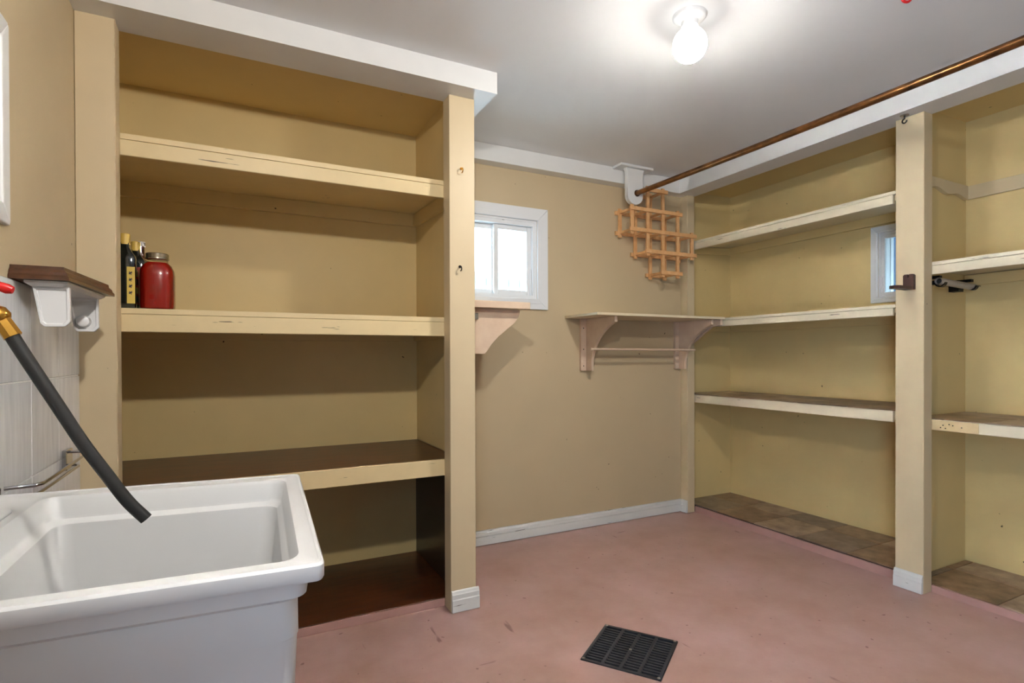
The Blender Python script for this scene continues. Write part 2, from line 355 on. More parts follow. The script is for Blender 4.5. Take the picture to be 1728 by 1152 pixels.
# ------------------------------------------------------------------ left shelving unit
LU = new_empty('shelving_unit', ((XL+XC1)/2, 2.70, 0), 'tall yellow built-in shelf unit left of the window, beside the tub', 'shelving')
p = box('post', (XL+.001, XPL, YLF, YLF2, 0, ZB), M['post'], LU, .002)
p = box('post', (XC0, XC1, YLF, YLF2, 0, ZB), M['post'], LU, .002)
baseboard_x('baseboard', XC0+.002, XC1+.012, YLF, p, .094)
box('side_panel', (XIN, XC1, YLF2, YBW-.001, 0, ZC), M['tan'], LU, 0)
box('inner_side_lining', (XIN-.004, XIN, YLF2+.001, YLB, .68, ZC-.001), M['yellow'], LU, 0)
box('back_panel', (XL+.001, XIN-.004, YLB, YBW-.001, .03, ZC-.001), M['yellow'], LU, 0)
box('ceiling_panel', (XL+.001, XIN-.004, YLF2, YLB, ZC-.012, ZC-.001), M['yellow'], LU, 0)
def shelf_l(z0, z1, tilt, top):
    bm = bmesh.new(); yf = YLF2+.022 if top is M['brown'] else YLF2+.001; prism(bm, [(yf, z1-.020), (yf, z1), (YLB-.001, z1+tilt), (YLB-.001, z1-.022+tilt)], 'x', XL+.002, XIN-.005)
    s = obj('shelf', bm, top if top is M['brown'] else M['shelf'], LU)
    box('nosing', (XL+.002, XIN-.005, YLF2+.002, YLF2+.022, z0, z1 if top is M['brown'] else z1-.021), M['shelf'], s, .002)
    return s
def cleats_l(z, tilt, s):
    box('rear_cleat', (XL+.002, XIN-.026, YLB-.02, YLB-.001, z-.072+tilt, z-.001+tilt), M['yellow'], LU, .001)
    bm = bmesh.new(); prism(bm, [(YLF2+.03, z-.07), (YLF2+.03, z-.003), (YLB-.001, z+tilt-.003), (YLB-.001, z-.07+tilt)], 'x', XIN-.025, XIN-.005)
    obj('side_cleat', bm, M['yellow'], LU, .001)
s = shelf_l(1.874, 1.952, .022, M['yellow']); cleats_l(1.93, .022, s)
s = shelf_l(1.240, 1.326, .0, M['yellow']); cleats_l(1.304, .0, s)
s = shelf_l(.600, .675, .0, M['brown'])
box('base_fascia', (XL+.002, XC0, YLF2+.0, YLF2+.02, 0.0, .036), M['pink'], LU, .001)
box('base_panel', (XL+.002, XIN-.006, YLF2+.021, YLB-.001, 0.0, .038), M['brown'], LU, .001)
box('base_edge_strip', (XL+.002, XC0, YLF2+.002, YLF2+.03, .036, .0405), M['brown'], LU, .001)
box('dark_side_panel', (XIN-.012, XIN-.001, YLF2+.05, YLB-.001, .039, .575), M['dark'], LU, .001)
box('side_cleat', (XIN-.03, XIN-.001, YLF2+.03, YLF2+.20, .577, .65), M['yellow'], LU, .001)

# ------------------------------------------------------------------ right shelving unit (two bays)
RU = new_empty('shelving_unit', ((XP2+XRW)/2, 1.8, 0), 'yellow two-bay shelf recess along the right wall with a square post', 'shelving')
box('post', (XP, XP2-.005, YP, YBW-.001, 0, ZBR), M['post'], RU, .002)
baseboard_y('baseboard', YP+.001, YBW-.016, XP, RU)
p = box('post', (XP, XP2, YR1, YR0, 0, ZBR), M['post'], RU, .002)
baseboard_y('baseboard', YR1+.001, YR0+.002, XP, p)
p = box('post', (XP, XP2, YNB-.13, YNB, 0, ZBR), M['post'], RU, .002)
baseboard_y('baseboard', YNB-.13, YNB, XP, p)
box('end_panel', (XP2, XRW-.001, YNB-.13, YNB-.10, 0, ZC-.001), M['yellow'], RU, 0)
for y0, y1 in ((1.561, YEND-.001), (YNB, YPART-.001)): box('ceiling_panel', (XP2, XRW-.001, y0, y1, ZC-.012, ZC-.001), M['yellow'], RU, 0)
VT = {}
def vtiles(par, x0, x1, y0, y1, z, seam, th=.004):
    """vinyl squares of about 30 cm cut to the shelf, each its own piece"""
    xs = [x0]; 
    while xs[-1] + .305 < x1 - .03: xs.append(xs[-1]+.305)
    xs.append(x1); ys = [y0]; y = seam
    while y > y0 + .03: y -= .305
    y += .305
    while y < y1 - .03: ys.append(y) if y > y0+.03 else None; y += .305
    ys.append(y1)
    for i in range(len(xs)-1):
        for j in range(len(ys)-1):
            off = 0
            box('vinyl_tile', (xs[i]+.0022, xs[i+1]-.0022, ys[j]+.0022+off, ys[j+1]-.0022+off, z, z+th), vin[(i*2+j) % 3], par, .0008)
def shelf_r(z0, z1, y0, y1, tilt, tiled, gap, front=M['cream'], seam=1.86):
    bm = bmesh.new(); x0 = XP2+.02 if tiled else XP2; prism(bm, [(x0, z1-.016), (x0, z1), (XRW-.002, z1+tilt), (XRW-.002, z1-.02+tilt)], 'y', y0+.002, y1-.002)
    s = obj('shelf', bm, M['cream'], RU); z1n = z1 if tiled else z1-.017
    a = y0+.064 if gap else y0+.003
    box('nosing', (XP2+.001, XP2+.02, a, y1-.002, z0, z1n), front, s, .002)
    if gap: box('nosing', (XP2+.001, XP2+.02, y0+.003, a-.008, z0+.012, z1n-.004), front, s, .002)
    if tiled: vtiles(s, XP2+.004, XRW-.004, y0+.004, y1-.004, z1+.0005, seam)
    return s
def cleats_r(z, y0, y1, tilt, end):
    box('rear_cleat', (XRW-.02, XRW-.001, y0+.003, y1-.003, z-.056+tilt, z-.001+tilt), M['yellow'], RU, .001)
    if end:
        bm = bmesh.new(); prism(bm, [(XP2+.03, z-.054), (XP2+.03, z-.003), (XRW-.022, z+tilt-.003), (XRW-.022, z-.056+tilt)], 'y', y1-.022, y1-.003)
        obj('side_cleat', bm, M['yellow'], RU, .001)
B0, B1 = 1.561, YEND
shelf_r(1.920, 1.983, B0, B1, .032, False, True); cleats_r(1.963, B0, B1, .032, True)
shelf_r(1.348, 1.405, B0, B1, .0, False, True); cleats_r(1.385, B0, B1, .0, True)
shelf_r(.803, .860, B0, B1, .0, True, True); cleats_r(.84, B0, B1, 0, True)
A0, A1 = YNB, YPART
sh = shelf_r(1.535, 1.595, A0, A1, .0, False, False); cleats_r(1.572, A0, A1, 0, False)
sh3 = shelf_r(.785, .836, A0, A1, .0, True, False, seam=1.235); cleats_r(.815, A0, A1, 0, False)
# raw filler patch with nail holes on the low near shelf, dark strip under the upper one
pt = box('filler_patch', (XP2-.0005, XP2+.001, 1.405-.145, 1.455, .786, .834), M['rawwood'], sh3, 0); pt['label'] = 'bare wood patch with nail holes'
for k, (dy, dz) in enumerate(((.05,.026),(.075,.032),(.09,.028),(.125,.022),(.06,.012),(.04,.014))):
    bm = bmesh.new(); tube(bm, [(XP2-.0012, 1.45-dy, .786+dz), (XP2+.002, 1.45-dy, .786+dz)], .003, 8); obj('nail_hole', bm, M['blackm'], sh3)
box('under_strip', (XP2+.022, XP2+.05, A0+.003, 1.30, 1.558, 1.574), M['dkwood'], sh, .001)
# scalloped rail on the partition, straight rail on the back wall
pts = [(XP2+.004, 2.050), (XRW-.021, 2.046), (XRW-.021, 1.974)]
n = 30
for i in range(n+1):
    t = i/n; x = XRW-.021 + (XP2+.004-XRW+.021)*t
    z = 1.974 + .016*t + .024*max(0, math.sin(math.pi*min(1, t*1.15)))*(.5+.5*math.sin(t*2*math.pi*2.1-.6)) + (.012 if t > .8 else 0)
    pts.append((x, z))
bm = bmesh.new(); prism(bm, pts, 'y', YPART-.020, YPART-.001); o = obj('scalloped_rail', bm, M['post'], RU); o['label'] = 'tan rail with a wavy lower edge'
box('rear_rail', (XRW-.02, XRW-.001, A0+.003, YPART-.003, 1.976, 2.046), M['post'], RU, .001)
# platforms
f = box('platform', (XP2+.008, XRW-.001, B0, B1-.001, 0.0, .050), M['dark'], RU, .001)
box('fascia', (XP2-.004, XP2+.008, B0+.02, YP-.001, 0.0, .044), M['pink'], f, .001)
vtiles(f, XP2+.001, XRW-.003, B0+.001, B1-.003, .0505, 1.86, .006)
f = box('platform', (XP2+.008, XRW-.001, A0, A1-.001, 0.0, .034), M['dark'], RU, .001)
box('fascia', (XP2-.004, XP2+.008, A0, YR1-.001, 0.0, .034), M['pink'], f, .001)
vtiles(f, XP2+.001, XRW-.003, A0+.001, A1-.003, .0345, 1.19, .005)

# cut-off closet rod in its brackets under the upper near shelf
cr = new_empty('closet_rod', (3.2, 1.445, 1.49), 'short grey metal closet pipe under the upper right shelf, open end forward', 'closet rod')
bm = bmesh.new(); P0, P1 = Vector((3.03, 1.432, 1.503)), Vector((3.40, 1.446, 1.494)); tube(bm, [P0, P1], .0165, 20, cap=False); tube(bm, [P0, P1], .0135, 20, cap=False)
obj('pipe', bm, M['galv'], cr, smooth=True)
bm = bmesh.new(); tube(bm, [P0+Vector((.012,0,0)), P0+Vector((.014,0,0))], .0135, 20); obj('bore_shade_disc', bm, M['pit'], cr)  # black disc stands in for the shade inside the open pipe
for xx in (3.045, 3.345):
    bm = bmesh.new(); bx(bm, xx, xx+.05, 1.49, YPART-.001, 1.475, 1.533); bx(bm, xx+.01, xx+.035, 1.44, 1.49, 1.519, 1.533)
    n = 9; cx, cz = 1.439, 1.4985
    arc = [(cx+.0225*math.cos(a), cz+.0225*math.sin(a)) for a in [math.pi*(1.0+i/n) for i in range(n+1)]]; arc2 = [(cx+.0170*math.cos(a), cz+.0170*math.sin(a)) for a in [math.pi*(2.0-i/n) for i in range(n+1)]]
    prism(bm, arc+arc2, 'x', xx+.01, xx+.035); bx(bm, xx+.01, xx+.035, 1.457, 1.49, 1.49, 1.51)
    obj('rod_bracket', bm, M['blackm'], cr)

# ------------------------------------------------------------------ ceiling lamp
LIT = emitmat('lit_globe', (255,250,243), BULB)
def ceiling_lamp(LX, LY, drop, lab, R=.0625, lit=LIT):
    cl = new_empty('ceiling_lamp', (LX, LY, ZC), lab, 'lamp')
    if drop:
        bm = bmesh.new(); lathe(bm, [(.010,-drop-.004),(.010,-.016),(.052,-.012),(.058,0)], (LX,LY,ZC), 32); obj('stem', bm, M['plastic'], cl, smooth=True)
    z = ZC - drop
    bm = bmesh.new(); lathe(bm, [(.03,-.040),(.030,-.022),(.036,-.018),(.055,-.012),(.0605,-.006),(.062,0)] if not drop else [(.028,-.042),(.030,-.02),(.024,-.004),(.012,0)], (LX,LY,z), 40); obj('lampholder', bm, M['plastic'], cl, smooth=True)
    bm = bmesh.new(); gp = [(R*.36,-.038),(R*.36,-.050)]; czb = -.044-R
    for i in range(41):
        a = math.radians(68) - math.radians(158)*i/40; gp.append((R*math.cos(a), czb+R*math.sin(a)))
    lathe(bm, [(r,zz) for r,zz in reversed(gp)], (LX,LY,z), 64); obj('globe_bulb', bm, lit, cl, smooth=True)
    if not drop:
        for dx in (-.035,.035):
            bm = bmesh.new(); lathe(bm, [(.004,-.016),(.004,-.010)], (LX+dx,LY-.01,z), 12); obj('screw', bm, M['steel'], cl)
ceiling_lamp(1.514, 1.5226, 0, 'bare white globe bulb in a porcelain holder on the ceiling')
ceiling_lamp(.16, .40, .19, 'small bare white bulb on a short stem above the viewpoint, out of view', .032, emitmat('lit_small_bulb', (255,250,243), BULB2, BULB2*.75))
# red coated hook on the ceiling
rh = new_empty('ceiling_hook', (2.06,1.07,ZC), 'small red coated hook on the ceiling, cut by the top edge', 'hook')
bm = bmesh.new(); tube(bm, [(2.06,1.07,ZC),(2.06,1.07,ZC-.022)], .004, 10); obj('shank', bm, M['red'], rh, smooth=True)
bm = bmesh.new(); tube(bm, [(2.06+.015*math.sin(a)*.9-.0,1.07-.012*math.sin(a)*.6,ZC-.037+.015*math.cos(a)) for a in [math.radians(k) for k in range(0,271,18)]], .0045, 10); obj('hook_loop', bm, M['red'], rh, smooth=True)

# ------------------------------------------------------------------ copper rod on ceiling brackets
rod = new_empty('hanging_rod', (2.415, 1.6, 2.21), 'long aged copper pipe hung below the ceiling in front of the white beam', 'rod')
bm = bmesh.new(); pts = []
for i in range(25):
    t = i/24; y = 2.8885 + (.1525-2.8885)*t; pts.append((2.398+.02*t+.012*math.sin(math.pi*t), y, 2.229+.0*t-.004*math.sin(math.pi*t)))
tube(bm, pts, .0165, 20); obj('pipe', bm, M['copper'], rod, smooth=True)
def rod_bracket(cx, cy, lab):
    r = new_empty('rod_bracket', (cx, cy, ZC), lab, 'bracket')
    box('mounting_plate', (cx-.135, cx+.135, cy-.045, cy+.05, ZC-.016, ZC-.0005), M['white'], r, .002)
    hw = .064; pts = [(cx-hw-.012, ZC-.017),(cx-hw-.006, ZC-.035),(cx-hw, ZC-.055)]
    for i in range(13):
        a = math.pi + math.pi*i/12; pts.append((cx+hw*math.cos(a), 2.210+.058*math.sin(a)))
    pts += [(cx+hw, ZC-.055),(cx+hw+.006, ZC-.035),(cx+hw+.012, ZC-.017)]
    for dy in (-.022,):
        bm = bmesh.new(); prism(bm, pts, 'y', cy+dy, cy+dy+.034); obj('hanger', bm, M['white'], r, .004)
    bm = bmesh.new(); tube(bm, [(cx+.012, cy-.026, 2.229),(cx+.012, cy-.0222, 2.229)], .022, 24); obj('bore_ring', bm, M['copper'], r, smooth=True)
    return r
rod_bracket(2.388, 2.912, 'white ceiling bracket at the far end of the copper pipe')
rod_bracket(2.402, .14, 'white ceiling bracket at the near end of the copper pipe')

# ------------------------------------------------------------------ wine rack
wr = new_empty('wine_rack', (2.62, 2.96, 1.70), 'orange pine lattice bottle rack hung on the back wall in the corner', 'wine rack')
cx = [2.357+.133*i for i in range(5)]; rz = dict(A=2.262, B=2.124, C=1.986, D=1.850, E=1.714)
rows = dict(A=(1,2), B=(0,3), C=(0,4), D=(1,4), E=(2,3)); ov = .030; hs = .0125
cols = {0:('B','C'), 1:('A','D'), 2:('A','E'), 3:('B','E'), 4:('C','D')}
for yf, lay in ((2.876, -1), (3.031, 1)):
    for k, (a, b) in rows.items():
        z = rz[k]; yy = yf - .0 if lay < 0 else yf
        box('rail', (cx[a]-ov, cx[b]+ov, yy-.0065, yy+.0065, z-hs, z+hs), M['pine'], wr, .001)
    for c, (a, b) in cols.items():
        yy = yf + (.0135 if lay < 0 else -.0135)
        box('upright', (cx[c]-hs, cx[c]+hs, yy-.0065, yy+.0065, rz[b]-ov, rz[a]+ov*.9), M['pine'], wr, .001)
for k, (a, b) in rows.items():
    for c in range(a, b+1): box('cross_slat', (cx[c]-.008, cx[c]+.008, 2.8965, 3.0105, rz[k]-.008, rz[k]+.008), M['pine'], wr, .001)

# ------------------------------------------------------------------ bracket shelf under the rack
def ogee(depth, h, tipz, footw, n=16):
    """bracket outline (d,z) with d=distance from the wall, z=0 at top going down"""
    pts = [(0,0),(depth,0),(depth,-tipz)]
    a0 = math.radians(24); he = h-.03
    for i in range(1, n+1):
        a = a0 + (math.pi/2-a0)*i/n
        pts.append((depth - (depth-footw)*(math.sin(a)-math.sin(a0))/(1-math.sin(a0)), -he + (he-tipz)*math.cos(a)/math.cos(a0)))
    pts += [(footw, -h), (0, -h)]
    return pts
bs = new_empty('bracket_shelf', (2.47, 2.87, 1.39), 'pale wooden bracket shelf with hanging dowel below the bottle rack', 'shelf')
bm = bmesh.new(); prism(bm, [(1.929, 2.686), (2.993, 2.686), (2.993, 2.965), (2.925, 2.968), (2.925, YBW-.001), (1.929, YBW-.001)], 'z', 1.393, 1.408); obj('board', bm, M['creamw'], bs, .001)
def bracket(x, x1, d):
    bm = bmesh.new(); prism(bm, [(YBW-.001-a, 1.392+z) for a, z in ogee(d, .343, .035, .075)], 'x', x, x1); return obj('bracket', bm, M['maple'], bs, .001)
b = bracket(2.085, 2.105, .325); box('wall_cleat', (2.043, 2.084, YBW-.021, YBW-.001, 1.049, 1.391), M['maple'], bs, .001)
for zz in (1.08,1.19,1.33):
    bm = bmesh.new(); tube(bm, [(2.062, YBW-.0225, zz),(2.062, YBW-.020, zz)], .004, 10); obj('screw', bm, M['blackm'], bs)
bracket(2.90, 2.92, .325); box('wall_cleat', (2.864, 2.899, YBW-.021, YBW-.001, 1.049, 1.391), M['maple'], bs, .001)
bm = bmesh.new(); tube(bm, [(2.045, 2.922, 1.190),(2.95, 2.922, 1.186)], .008, 12); obj('dowel', bm, M['maple'], bs, smooth=True)
bm = bmesh.new(); prism(bm, [(2.972, 1.392),(2.70,1.392),(2.70,1.352),(2.78,1.345),(2.972,1.225)], 'x', 2.962, 2.982); obj('brace', bm, M['maple'], bs, .001)

# second bracket shelf on the side of the left unit, under the window
b2 = new_empty('bracket_shelf', (1.18, 2.79, 1.40), 'pale wooden bracket shelf just under the sliding window, partly behind the post', 'shelf')
box('board', (XC1+.001, 1.382, 2.527, 3.02, 1.402, 1.424), M['maple'], b2, .002); box('front_edge', (XC1+.001, 1.384, 2.519, 2.527, 1.392, 1.428), M['maple'], b2, .002)
def s_brk(y):
    pts = [(XC1+.001,1.391),(1.352,1.391)]
    P = [(1.352,1.391),(1.346,1.360),(1.322,1.325),(1.275,1.288),(1.225,1.250),(1.185,1.208),(1.160,1.175),(1.146,1.159)]
    pts += P[1:] + [(XC1+.001,1.159)]
    bm = bmesh.new(); prism(bm, pts, 'y', y, y+.02); return obj('bracket', bm, M['maple'], b2, .0015)
s_brk(2.575); s_brk(2.94)
bm = bmesh.new(); bx(bm, 1.075,1.103,2.556,2.574,1.335,1.367); obj('catch', bm, M['steel'], b2, .002)

# ------------------------------------------------------------------ hooks on posts
def cuphook(x, y, z, lab, m, s=1):
    h = new_empty('cup_hook', (x, y, z), lab, 'hook')
    bm = bmesh.new(); pts = [(x,y,z),(x,y-.012*s,z)] + [(x, y-.012*s-.010*s*math.sin(a)*1.0, z-.010*s+.010*s*math.cos(a)) for a in [math.radians(k) for k in range(20,211,20)]]
    tube(bm, pts, .0025*s, 8); obj('hook_wire', bm, m, h, smooth=True)
    bm = bmesh.new(); tube(bm, [(x,y-.0001,z),(x,y-.003,z)], .006*s, 12); obj('collar', bm, m, h)
cuphook(.913, YLF-.0005, 1.990, 'small brass cup hook high on the square post by the window', M['brass'])
cuphook(.905, YLF-.0005, 1.550, 'small brown cup hook mid-height on the square post by the window', M['blackm'])
h = new_empty('ceiling_hook', (2.90,1.515,ZBR), 'black screw hook under the white beam above the right post', 'hook')
bm = bmesh.new(); lathe(bm, [(.019,-.003),(.019,-.0003)], (2.90,1.515,ZBR), 16); obj('rose', bm, M['steel'], h)
bm = bmesh.new(); tube(bm, [(2.90,1.515,ZBR-.002),(2.90,1.515,ZBR-.018)] + [(2.90,1.515+.010*math.sin(a), ZBR-.028+.010*math.cos(a)) for a in [math.radians(k) for k in range(15,276,20)]], .0035, 8); obj('hook_wire', bm, M['blackm'], h, smooth=True)

# dark wooden holder on the right post
dh = new_empty('wall_holder', (XP, 1.505, 1.463), 'small dark wooden L-shaped holder screwed to the right post', 'holder')
bm = bmesh.new(); prism(bm, [(1.482,1.463),(1.530,1.463),(1.530,1.532),(1.5245,1.538),(1.511,1.538),(1.511,1.522),(1.503,1.522),(1.503,1.538),(1.4875,1.538),(1.482,1.532)], 'x', XP-.016, XP-.0005); obj('back_plate', bm, M['dkwood'], dh)
bm = bmesh.new(); prism(bm, [(XP-.017,1.484),(XP-.017,1.529),(2.80,1.529),(2.785,1.515),(2.785,1.498),(2.80,1.484)], 'z', 1.463, 1.477); obj('ledge', bm, M['dkwood'], dh)

# ------------------------------------------------------------------ jar and bottles
ZS = 1.3265
jr = new_empty('preserve_jar', (-.2614, 2.475, ZS), 'large glass jar of red preserve with a metal screw lid', 'jar')
J = (-.2614, 2.475, ZS)
sh_p = [(.048,0),(.056,.004),(.058,.012),(.058,.130),(.056,.150),(.048,.168),(.038,.178),(.0355,.184),(.0355,.200)]
bm = bmesh.new(); lathe(bm, sh_p, J, 40, sq=2.6); obj('glass_body', bm, M['jarglass'], jr, smooth=True)
bm = bmesh.new(); lathe(bm, [(max(r-.002,.001), z+.0015) for r, z in sh_p[:7]], J, 40, sq=2.6); obj('preserve', bm, M['redfill'], jr, smooth=True)
bm = bmesh.new(); lathe(bm, [(.037,.192),(.039,.193),(.039,.198),(.0375,.199),(.038,.203),(.0385,.212),(.036,.215),(.033,.2155)], J, 40); obj('screw_lid', bm, M['zinc'], jr, smooth=True)
def bottle(x, y, w, sh, nk, hh, rcap, hcap, body_m, cap_m, lab, sq, rot=0):
    b = new_empty('bottle', (x, y, ZS), lab, 'bottle', 'bottles on the middle shelf')
    prof = [(w*.9,0),(w,.006),(w,sh),(w*.95,sh+.012),(w*.7,sh+.026),(rcap*.85,sh+.045),(rcap*.80,nk)]
    bm = bmesh.new(); lathe(bm, prof, (x,y,ZS), 32, sq); obj('glass_body', bm, body_m, b, smooth=True, rotz=((x,y,0), rot) if rot else None)
    bm = bmesh.new(); lathe(bm, [(rcap,nk-.006),(rcap,hh-.002),(rcap-.002,hh)], (x,y,ZS), 24); obj('cap', bm, cap_m, b, smooth=True)
    return b
b = bottle(-.3616, 2.472, .036, .185, .247, .281, .0165, .03, M['bottle'], M['ycap'], 'tallest dark square bottle with yellow cap and yellow label, beside the post', 7)
lb = box('label', (-.352, -.327, 2.4345, 2.4355, ZS+.02, ZS+.155), M['ylabel'], b, 0)
for k in range(4):
    z = ZS+.055+k*.024; bm = bmesh.new()
    tube(bm, [(-.345,2.434,z),(-.336,2.434,z+.010)], .0016, 6); tube(bm, [(-.344,2.434,z+.010),(-.338,2.434,z-.002)], .0014, 6); tube(bm, [(-.346,2.434,z+.004),(-.335,2.434,z+.005)], .0012, 6); obj('print_mark', bm, M['ink'], lb)
b = bottle(-.3440, 2.585, .036, .185, .243, .274, .0155, .03, M['bottle'], M['ycap'], 'dark bottle with yellow cap and red-bordered label, second from the post', 7)
lb = box('label', (-.331, -.3065, 2.547, 2.548, ZS+.022, ZS+.17), M['rlabel'], b, 0)
for k in range(4): box('print_panel', (-.326, -.309, 2.546, 2.547, ZS+.03+k*.034, ZS+.055+k*.034), M['ylabel'] if k % 2 else M['ink'], lb, 0)
bottle(-.341, 2.69, .022, .20, .280, .2935, .0165, .014, M['amber'], M['wcap'], 'slender amber bottle with white cap, behind the red jar', 0)

# ------------------------------------------------------------------ laundry tub
tb = new_empty('laundry_tub', (-.16, 1.16, 0), 'white plastic laundry tub standing in front of the tiled wall', 'laundry tub')
QC = [Vector((-.452,.842)), Vector((.112,.806)), Vector((.141,1.450)), Vector((-.458,1.520))]     # outer rim corners nl, nr, fr, fl
def q(u, v): return QC[0]*(1-u)*(1-v) + QC[1]*u*(1-v) + QC[2]*u*v + QC[3]*(1-u)*v
def loop(u0, u1, v0, v1, rad, z, n=6):
    pts = []
    for cu, cv, a0 in ((u1-rad, v0+rad, -90), (u1-rad, v1-rad, 0), (u0+rad, v1-rad, 90), (u0+rad, v0+rad, 180)):
        for i in range(n+1):
            a = math.radians(a0+90*i/n); p = q(cu+rad*math.cos(a), cv+rad*math.sin(a)); pts.append((p.x, p.y, z))
    return pts
ZR = .86
L_ = []
def lp(*a): L_.append(loop(*a))
# outside from the bottom up, over the rim, down into the bowl
lp(.14,.90,.10,.90,.05,.47); lp(.10,.925,.075,.925,.05,.53); lp(.055,.940,.060,.942,.045,.74); lp(.052,.943,.058,.944,.045,.742); lp(.050,.942,.060,.944,.045,.797)
lp(.036,.962,.038,.960,.04,.806); lp(.032,.966,.036,.965,.04,.822); lp(.030,.967,.034,.967,.04,.834)
lp(.004,.996,.004,.996,.02,.834); lp(0,1,0,1,.024,.838); lp(0,1,0,1,.024,.856); lp(.005,.995,.005,.995,.022,ZR); lp(.012,.988,.012,.988,.022,ZR); lp(.016,.984,.015,.985,.022,ZR-.002)
lp(.165,.945,.055,.930,.05,ZR-.003); lp(.172,.938,.062,.922,.05,ZR-.010); lp(.183,.930,.070,.914,.05,.818); lp(.187,.926,.074,.910,.05,.812); lp(.210,.912,.098,.886,.05,.804); lp(.212,.910,.100,.884,.05,.798); lp(.235,.880,.125,.855,.06,.58); lp(.25,.86,.13,.83,.07,.53); lp(.45,.62,.42,.58,.06,.515)
bm = bmesh.new(); rings = [[bm.verts.new(p) for p in l] for l in L_]; n = len(rings[0])
for a, b in zip(rings, rings[1:]):
    for k in range(n): bm.faces.new((a[k], a[(k+1)%n], b[(k+1)%n], b[k]))
bm.faces.new(rings[0][::-1]); bm.faces.new(rings[-1])
obj('basin', bm, M['tub'], tb, smooth=True)
for u, v in ((.13,.12),(.87,.12),(.87,.88),(.13,.88)):
    p = q(u, v); bm = bmesh.new(); lathe(bm, [(.026,0),(.026,.012),(.020,.014),(.028,.53)], (p.x,p.y,0), 16, 4); obj('leg', bm, M['tub'], tb, smooth=True)
p = q(.535,.5); bm = bmesh.new(); lathe(bm, [(.022,.5155),(.022,.518),(.016,.5185)], (p.x,p.y,0), 20); obj('drain_ring', bm, M['chrome'], tb, smooth=True)
bm = bmesh.new(); tube(bm, [(p.x,p.y,.514),(p.x,p.y,.30),(p.x-.02,p.y,.25),(p.x-.08,p.y,.24),(XL+.02,p.y,.26)], .02, 14); obj('waste_pipe', bm, M['plastic'], tb, smooth=True)
bm = bmesh.new(); e = [q(.05,.25), q(.14,.25), q(.14,.75), q(.05,.75)]; prism(bm, [(v.x,v.y) for v in e], 'z', ZR-.004, ZR+.006); obj('faucet_ledge', bm, M['tub'], tb, .006, 3, True)

# faucet on the left wall (mostly outside the frame) and its hose
fc = new_empty('faucet', (XL+.012, 1.18, 1.235), 'brass wall faucet with a red lever at the left edge', 'faucet')
bm = bmesh.new(); tube(bm, [(XL+.009,1.18,1.235),(XL+.015,1.18,1.235)], .03, 24); tube(bm, [(XL+.014,1.18,1.235),(-.385,1.18,1.235),(-.362,1.18,1.228),(-.350,1.18,1.222)], .014, 16); obj('body', bm, M['brass'], fc, smooth=True)
bm = bmesh.new(); tube(bm, [(-.395,1.18,1.246),(-.395,1.18,1.272)], .008, 12); obj('stem', bm, M['brass'], fc, smooth=True)
bm = bmesh.new(); tube(bm, [(-.40,1.18,1.274),(-.37,1.18,1.272),(-.345,1.18,1.267),(-.333,1.18,1.2625),(-.326,1.18,1.2605)], [.006,.007,.0075,.0085,.006], 12); obj('lever', bm, M['red'], fc, smooth=True)
hs_ = new_empty('water_hose', (-.144, 1.18, .856), 'black rubber hose with brass coupling dangling into the laundry tub', 'hose')
hp = [(-.3318,1.1955),(-.3244,1.1775),(-.2981,1.1246),(-.2671,1.0636),(-.2351,1.0006),(-.2021,.9439),(-.1722,.8933),(-.1442,.8575)]
def cat(P, n=6):
    out = []
    for i in range(len(P)-1):
        p0, p1, p2, p3 = P[max(i-1,0)], P[i], P[i+1], P[min(i+2,len(P)-1)]
        for k in range(n):
            t = k/n; out.append(tuple(.5*(2*b+(c-a)*t+(2*a-5*b+4*c-d)*t*t+(3*b-a-3*c+d)*t**3) for a, b, c, d in zip(p0,p1,p2,p3)))
    return out + [P[-1]]
bm = bmesh.new(); tube(bm, [(x,1.18,z) for x, z in cat(hp)], .0105, 18); obj('rubber_tube', bm, M['rubber'], hs_, smooth=True)
bm = bmesh.new(); tube(bm, [(-.3475,1.18,1.219),(-.3415,1.18,1.211),(-.341,1.18,1.2105),(-.3265,1.18,1.184)], [.0165,.0165,.0125,.0135], 8); obj('ferrule', bm, M['brass'], hs_)
bm = bmesh.new(); tube(bm, [(-.353,1.18,1.226),(-.350,1.18,1.222),(-.343,1.18,1.213),(-.340,1.18,1.209)], [.014,.0175,.0175,.014], 18); obj('swivel_nut', bm, M['brass'], hs_, smooth=True)

# wood board and towel holder on the left wall
wb = new_empty('wall_shelf', (-.42, 1.87, 1.336), 'dark mahogany board with moulded edges above the tiles', 'shelf')
bm = bmesh.new(); prof = [(0,0),(0,.008),(.004,.013),(.006,.020),(.012,.026),(.013,.034)]
rings = []
for ins, z in prof:
    rings.append([bm.verts.new(p) for p in ((XL+.001, 1.683+ins, 1.3365+z), (-.3606-ins, 1.685+ins, 1.3365+z), (-.3315-ins, 2.075-ins, 1.3365+z), (XL+.001, 2.075-ins, 1.3365+z))])
for a, b in zip(rings, rings[1:]):
    for k in range(4): bm.faces.new((a[k], a[(k+1)%4], b[(k+1)%4], b[k]))
bm.faces.new(rings[0][::-1]); bm.faces.new(rings[-1]); obj('board', bm, M['mahog'], wb)
th = new_empty('towel_holder', (-.40, 1.87, 1.335), 'white plastic paper towel holder under the mahogany board', 'towel holder')
bm = bmesh.new(); rings = []
for ins, z in ((0,1.3355),(0,1.330),(.010,1.323)):
    rings.append([bm.verts.new(p) for p in ((-.450+ins,1.699+ins,z),(-.366-ins,1.699+ins,z),(-.350-ins,2.040-ins,z),(-.450+ins,2.040-ins,z))])
for a, b in zip(rings, rings[1:]):
    for k in range(4): bm.faces.new((a[k], a[(k+1)%4], b[(k+1)%4], b[k]))
bm.faces.new(rings[0][::-1]); bm.faces.new(rings[-1]); obj('plate', bm, M['plastic'], th)
